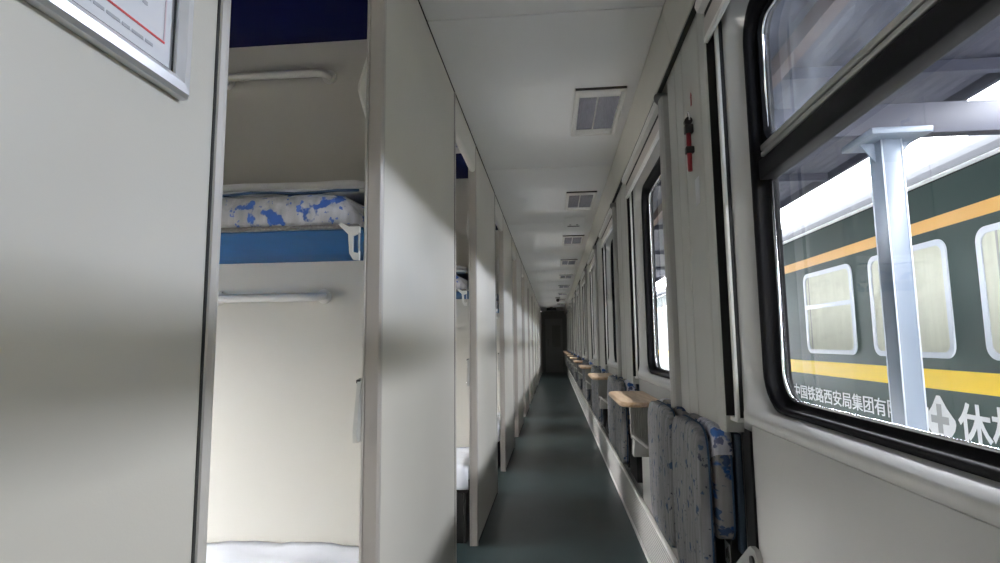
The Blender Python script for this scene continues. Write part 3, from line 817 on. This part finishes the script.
# ------------------------------------------------------------------ outside: platform, pillar, canopy, opposite train
struct(MB().box(.95, 3.75, -30, 60, -1.2, -.15).build('platform_ground', M['concrete']))
struct(MB().box(-8, 12, -40, 80, -1.35, -1.25).build('ground', M['concrete']))
pr = thing('platform_pillar', (2.6, 4.51, -.15), 'pale blue steel platform pillar seen through the window', 'pillar', None)
MB().box(0, .148, 0, .174, .01, 2.83, .006).build('column', M['steel'], pr)
MB().box(-.05, .20, -.05, .22, 0, .02, .004).build('base_plate', M['steel'], pr)
e = MB()
for (x, y) in ((0, 0), (.148, 0), (0, .174)): e.tube([(x, y, .02), (x, y, 2.83)], .006, 6)
e.build('pale_edges', M['trainframe'], pr)  # pale lines along the column edges
MB().box(-.14, .30, -.14, .32, 2.82, 2.87, .004).build('cap_plate', M['steel'], pr)
for s_ in (-1, 1): MB().prism([(.074 + s_ * .08, 2.82), (.074 + s_ * .20, 2.82), (.074 + s_ * .08, 2.66)], .081, .093, 'Y').build('gusset', M['steel'], pr)
MB().box(-1.5, 1.35, .03, .15, 2.87, 3.12, .004).build('cross_beam', M['canopy'], pr)
cn = thing('platform_canopy', (2.6, 5, 3.42), 'dark corrugated canopy above the platform, seen through the upper pane', 'canopy')
CX0, CX1 = -2.6, 1.28
b = MB(); pts = []
n = 60
for i in range(n + 1):
    x = CX0 + (CX1 - CX0) * i / n; pts.append((x, .005 if i % 2 else 0.))
pts += [(CX1, .04), (CX0, .04)]
b.prism(pts, -60, 80, 'Y').build('roof_sheet', M['canopy'], cn)
for y in [-9.8 + 3.2 * i for i in range(18)]:
    MB().box(CX0, CX1, y - .04, y + .04, -.10, -.001).build('purlin', M['canopy'], cn)
MB().box(-.75, -.65, -60, 80, -.14, -.001).build('brown_beam', M['rust'], cn)
MB().box(CX0 - .03, CX0, -60, 80, -.50, .05).build('sky_block_board', M['canopy'], cn)  # unseen board added to keep low sky light off the opposite carriage
MB().box(CX1 - .03, CX1 + .02, -60, 80, -.10, .05).build('edge_gutter', M['canopy'], cn)

XT = 3.9
tr = thing('passenger_carriage', (XT, 6, -.2), 'dark green passenger carriage with yellow bands standing across the platform', 'train carriage')
zz = lambda z: z + .2
MB().box(0, .10, -60, 80, zz(-.1), zz(2.70)).build('side_wall', M['train'], tr)
rf = MB(); prof = [(0, zz(2.70)), (.0, zz(2.735))]
for i in range(13):
    a = i / 12
    prof.append((.02 + 1.5 * a, zz(2.74 + .82 * math.sin(a * PI / 2) ** .8)))
prof += [(1.52, zz(2.70))]
rf.prism(prof, -60, 80, 'Y').build('roof', M['roofgrey'], tr)
MB().box(-.035, .01, -60, 80, zz(2.715), zz(2.745), .004).build('gutter', M['trainwhite'], tr)
MB().box(-.004, .002, -60, 80, zz(2.215), zz(2.345)).build('ochre_stripe', M['orange'], tr)
MB().box(-.004, .002, -60, 80, zz(.595), zz(.795)).build('yellow_stripe', M['yellow'], tr)
def train_window(y0, y1, sash):
    ya, yb = y0 - 6, y1 - 6
    z0, z1 = zz(.91), zz(2.11)
    w = MB()
    w.rings([rrect(ya, yb, z0, z1, .13, .0), rrect(ya, yb, z0, z1, .13, -.018), rrect(ya + .06, yb - .06, z0 + .06, z1 - .06, .09, -.018), rrect(ya + .06, yb - .06, z0 + .06, z1 - .06, .09, -.004)], None, False)
    f = w.build('window_frame', M['trainframe'], tr)
    c = MB(); lp_ = rrect(ya + .055, yb - .055, z0 + .055, z1 - .055, .09, -.0035)
    c.poly([c.bm.verts.new(p) for p in lp_])
    c.build('curtain', M['curtain'], f)
    g = MB(); lp_ = rrect(ya + .05, yb - .05, z0 + .05, z1 - .05, .09, -.010)
    g.poly([g.bm.verts.new(p) for p in lp_])
    g.build('pane', M['trainglass'], f)
    if sash:
        MB().box(-.02, -.006, ya + .05, yb - .05, z0 + .66, z0 + .72, .004).build('sash_bar', M['trainframe'], f)
        MB().box(-.009, -.006, yb - .17, yb - .145, z0 + .06, z1 - .06).build('curtain_rail', M['greyplastic'], f)
    else:
        MB().box(-.009, -.006, yb - .25, yb - .225, z0 + .06, z1 - .06).build('curtain_rail', M['greyplastic'], f)
train_window(7.64, 9.04, True)
train_window(5.86, 7.24, False)
train_window(4.09, 5.46, False)
train_window(2.3, 3.67, True)

def lettering(name, text, y_left, z_base, size, sx, parent, off=.012):
    cu = bpy.data.curves.new(name, 'FONT'); cu.body = text; cu.size = size; cu.offset = off; cu.extrude = .002; cu.resolution_u = 3
    t = bpy.data.objects.new(name + '_tmp', cu); C.objects.link(t)
    bpy.context.view_layer.update()
    dg = bpy.context.evaluated_depsgraph_get()
    me = bpy.data.meshes.new_from_object(t.evaluated_get(dg), depsgraph=dg)
    bpy.data.objects.remove(t)
    R = Matrix(((0, 0, -1, 0), (-1, 0, 0, 0), (0, 1, 0, 0), (0, 0, 0, 1)))
    me.transform(R @ Matrix.Scale(sx, 4, (1, 0, 0)))
    me.materials.clear(); me.materials.append(M['trainwhite'])
    o = bpy.data.objects.new(name, me); C.objects.link(o); o.parent = parent
    o.location = (-.003, y_left - 6, zz(z_base))
    print('TEXT', text, len(me.vertices), [round(v, 3) for v in (min(p.co.y for p in me.vertices), max(p.co.y for p in me.vertices), min(p.co.z for p in me.vertices), max(p.co.z for p in me.vertices))])
    return o
lettering('operator_lettering', '中国铁路西安局集团有限公司', 9.70, .215, .225, 1.15, tr, .0018)
lettering('large_lettering', '休机', 5.93, .14, .42, .99, tr, .007)
em = MB()
def droplet():
    # pointed top, wide rounded shoulders below the middle, blunt bottom
    pts = [(-.025, .205), (.025, .205), (.11, .085), (.215, -.02), (.222, -.06), (.20, -.12), (.14, -.19), (.06, -.21), (-.06, -.21), (-.14, -.19), (-.20, -.12), (-.222, -.06), (-.215, -.02), (-.11, .085)]
    return pts
em.prism(droplet(), -.004, 0, 'X')
emo = em.build('emblem', M['trainwhite'], tr, (-.002, 6.19 - 6, zz(.325)))
cr = MB(); a, b_ = .036, .13
cr.prism([(-a, .12), (a, .12), (a, .0), (b_, .0), (b_, -.075), (a, -.075), (a, -.17), (-a, -.17), (-a, -.075), (-b_, -.075), (-b_, .0), (-a, .0)], -.0065, -.0045, 'X')
cr.build('emblem_cross', mat('grey_cross', (.30, .31, .32), .5), emo)

# ------------------------------------------------------------------ light: daylight between canopy and carriage roof
w = bpy.data.worlds.new('World'); SC.world = w; w.use_nodes = True
bg = w.node_tree.nodes['Background']; bg.inputs['Color'].default_value = (1, .992, .99, 1); bg.inputs['Strength'].default_value = 57
def portal(name, loc, rot, sx, sy):
    l = bpy.data.lights.new(name, 'AREA'); l.shape = 'RECTANGLE'; l.size = sx; l.size_y = sy
    l.cycles.is_portal = True
    o = bpy.data.objects.new(name, l); C.objects.link(o); o.location = loc; o.rotation_euler = rot
    return o
# the open gap between canopy edge (3.9,3.3) and carriage roof crown (5.4,3.75)
dx, dz = 5.40 - 3.90, 3.45 - 3.34
n_ = Vector((-dz, 0, dx)).normalized() * -1      # faces down, towards the platform
q = n_.to_track_quat('-Z', 'Y').to_euler()
portal('sky_gap', (4.65, 8, 3.40), q, 1, 1)
pz = bpy.data.objects['sky_gap']
mtx = Matrix((Vector((dx, 0, dz)).normalized(), Vector((0, 1, 0)), Vector((dx, 0, dz)).normalized().cross(Vector((0, 1, 0))))).transposed().to_4x4()
mtx.translation = (4.65, 8, 3.40); pz.matrix_world = mtx
pz.data.size = 1.56; pz.data.size_y = 60
# ------------------------------------------------------------------ camera
cd = bpy.data.cameras.new('camera'); cam = bpy.data.objects.new('camera', cd); C.objects.link(cam); SC.camera = cam
cd.sensor_fit = 'HORIZONTAL'; cd.sensor_width = 36; cd.lens = 36 * 558.0 / 1000; cd.clip_start = .02; cd.clip_end = 300
R = Matrix(((.9954173, .0950285, -.01067651), (-.02102575, .108582, -.99386512), (-.09328623, .98953501, .11008245)))  # rows: world -> right, down, forward
right = Vector((.9954173, .0950285, -.01067651)); down = Vector((-.02102575, .108582, -.99386512)); fwd = Vector((-.09328623, .98953501, .11008245))
rm = Matrix((right, -down, -fwd)).transposed().to_4x4(); rm.translation = (0, 0, H)
cam.matrix_world = rm

SC.view_settings.view_transform = 'Standard'; SC.view_settings.look = 'None'
SC.view_settings.gamma = 1; SC.view_settings.use_curve_mapping = False
SC.view_settings.exposure = 0
SC.cycles.use_denoising = True
SC.cycles.max_bounces = 10; SC.cycles.diffuse_bounces = 6; SC.cycles.transparent_max_bounces = 24
SC.cycles.sample_clamp_indirect = 8
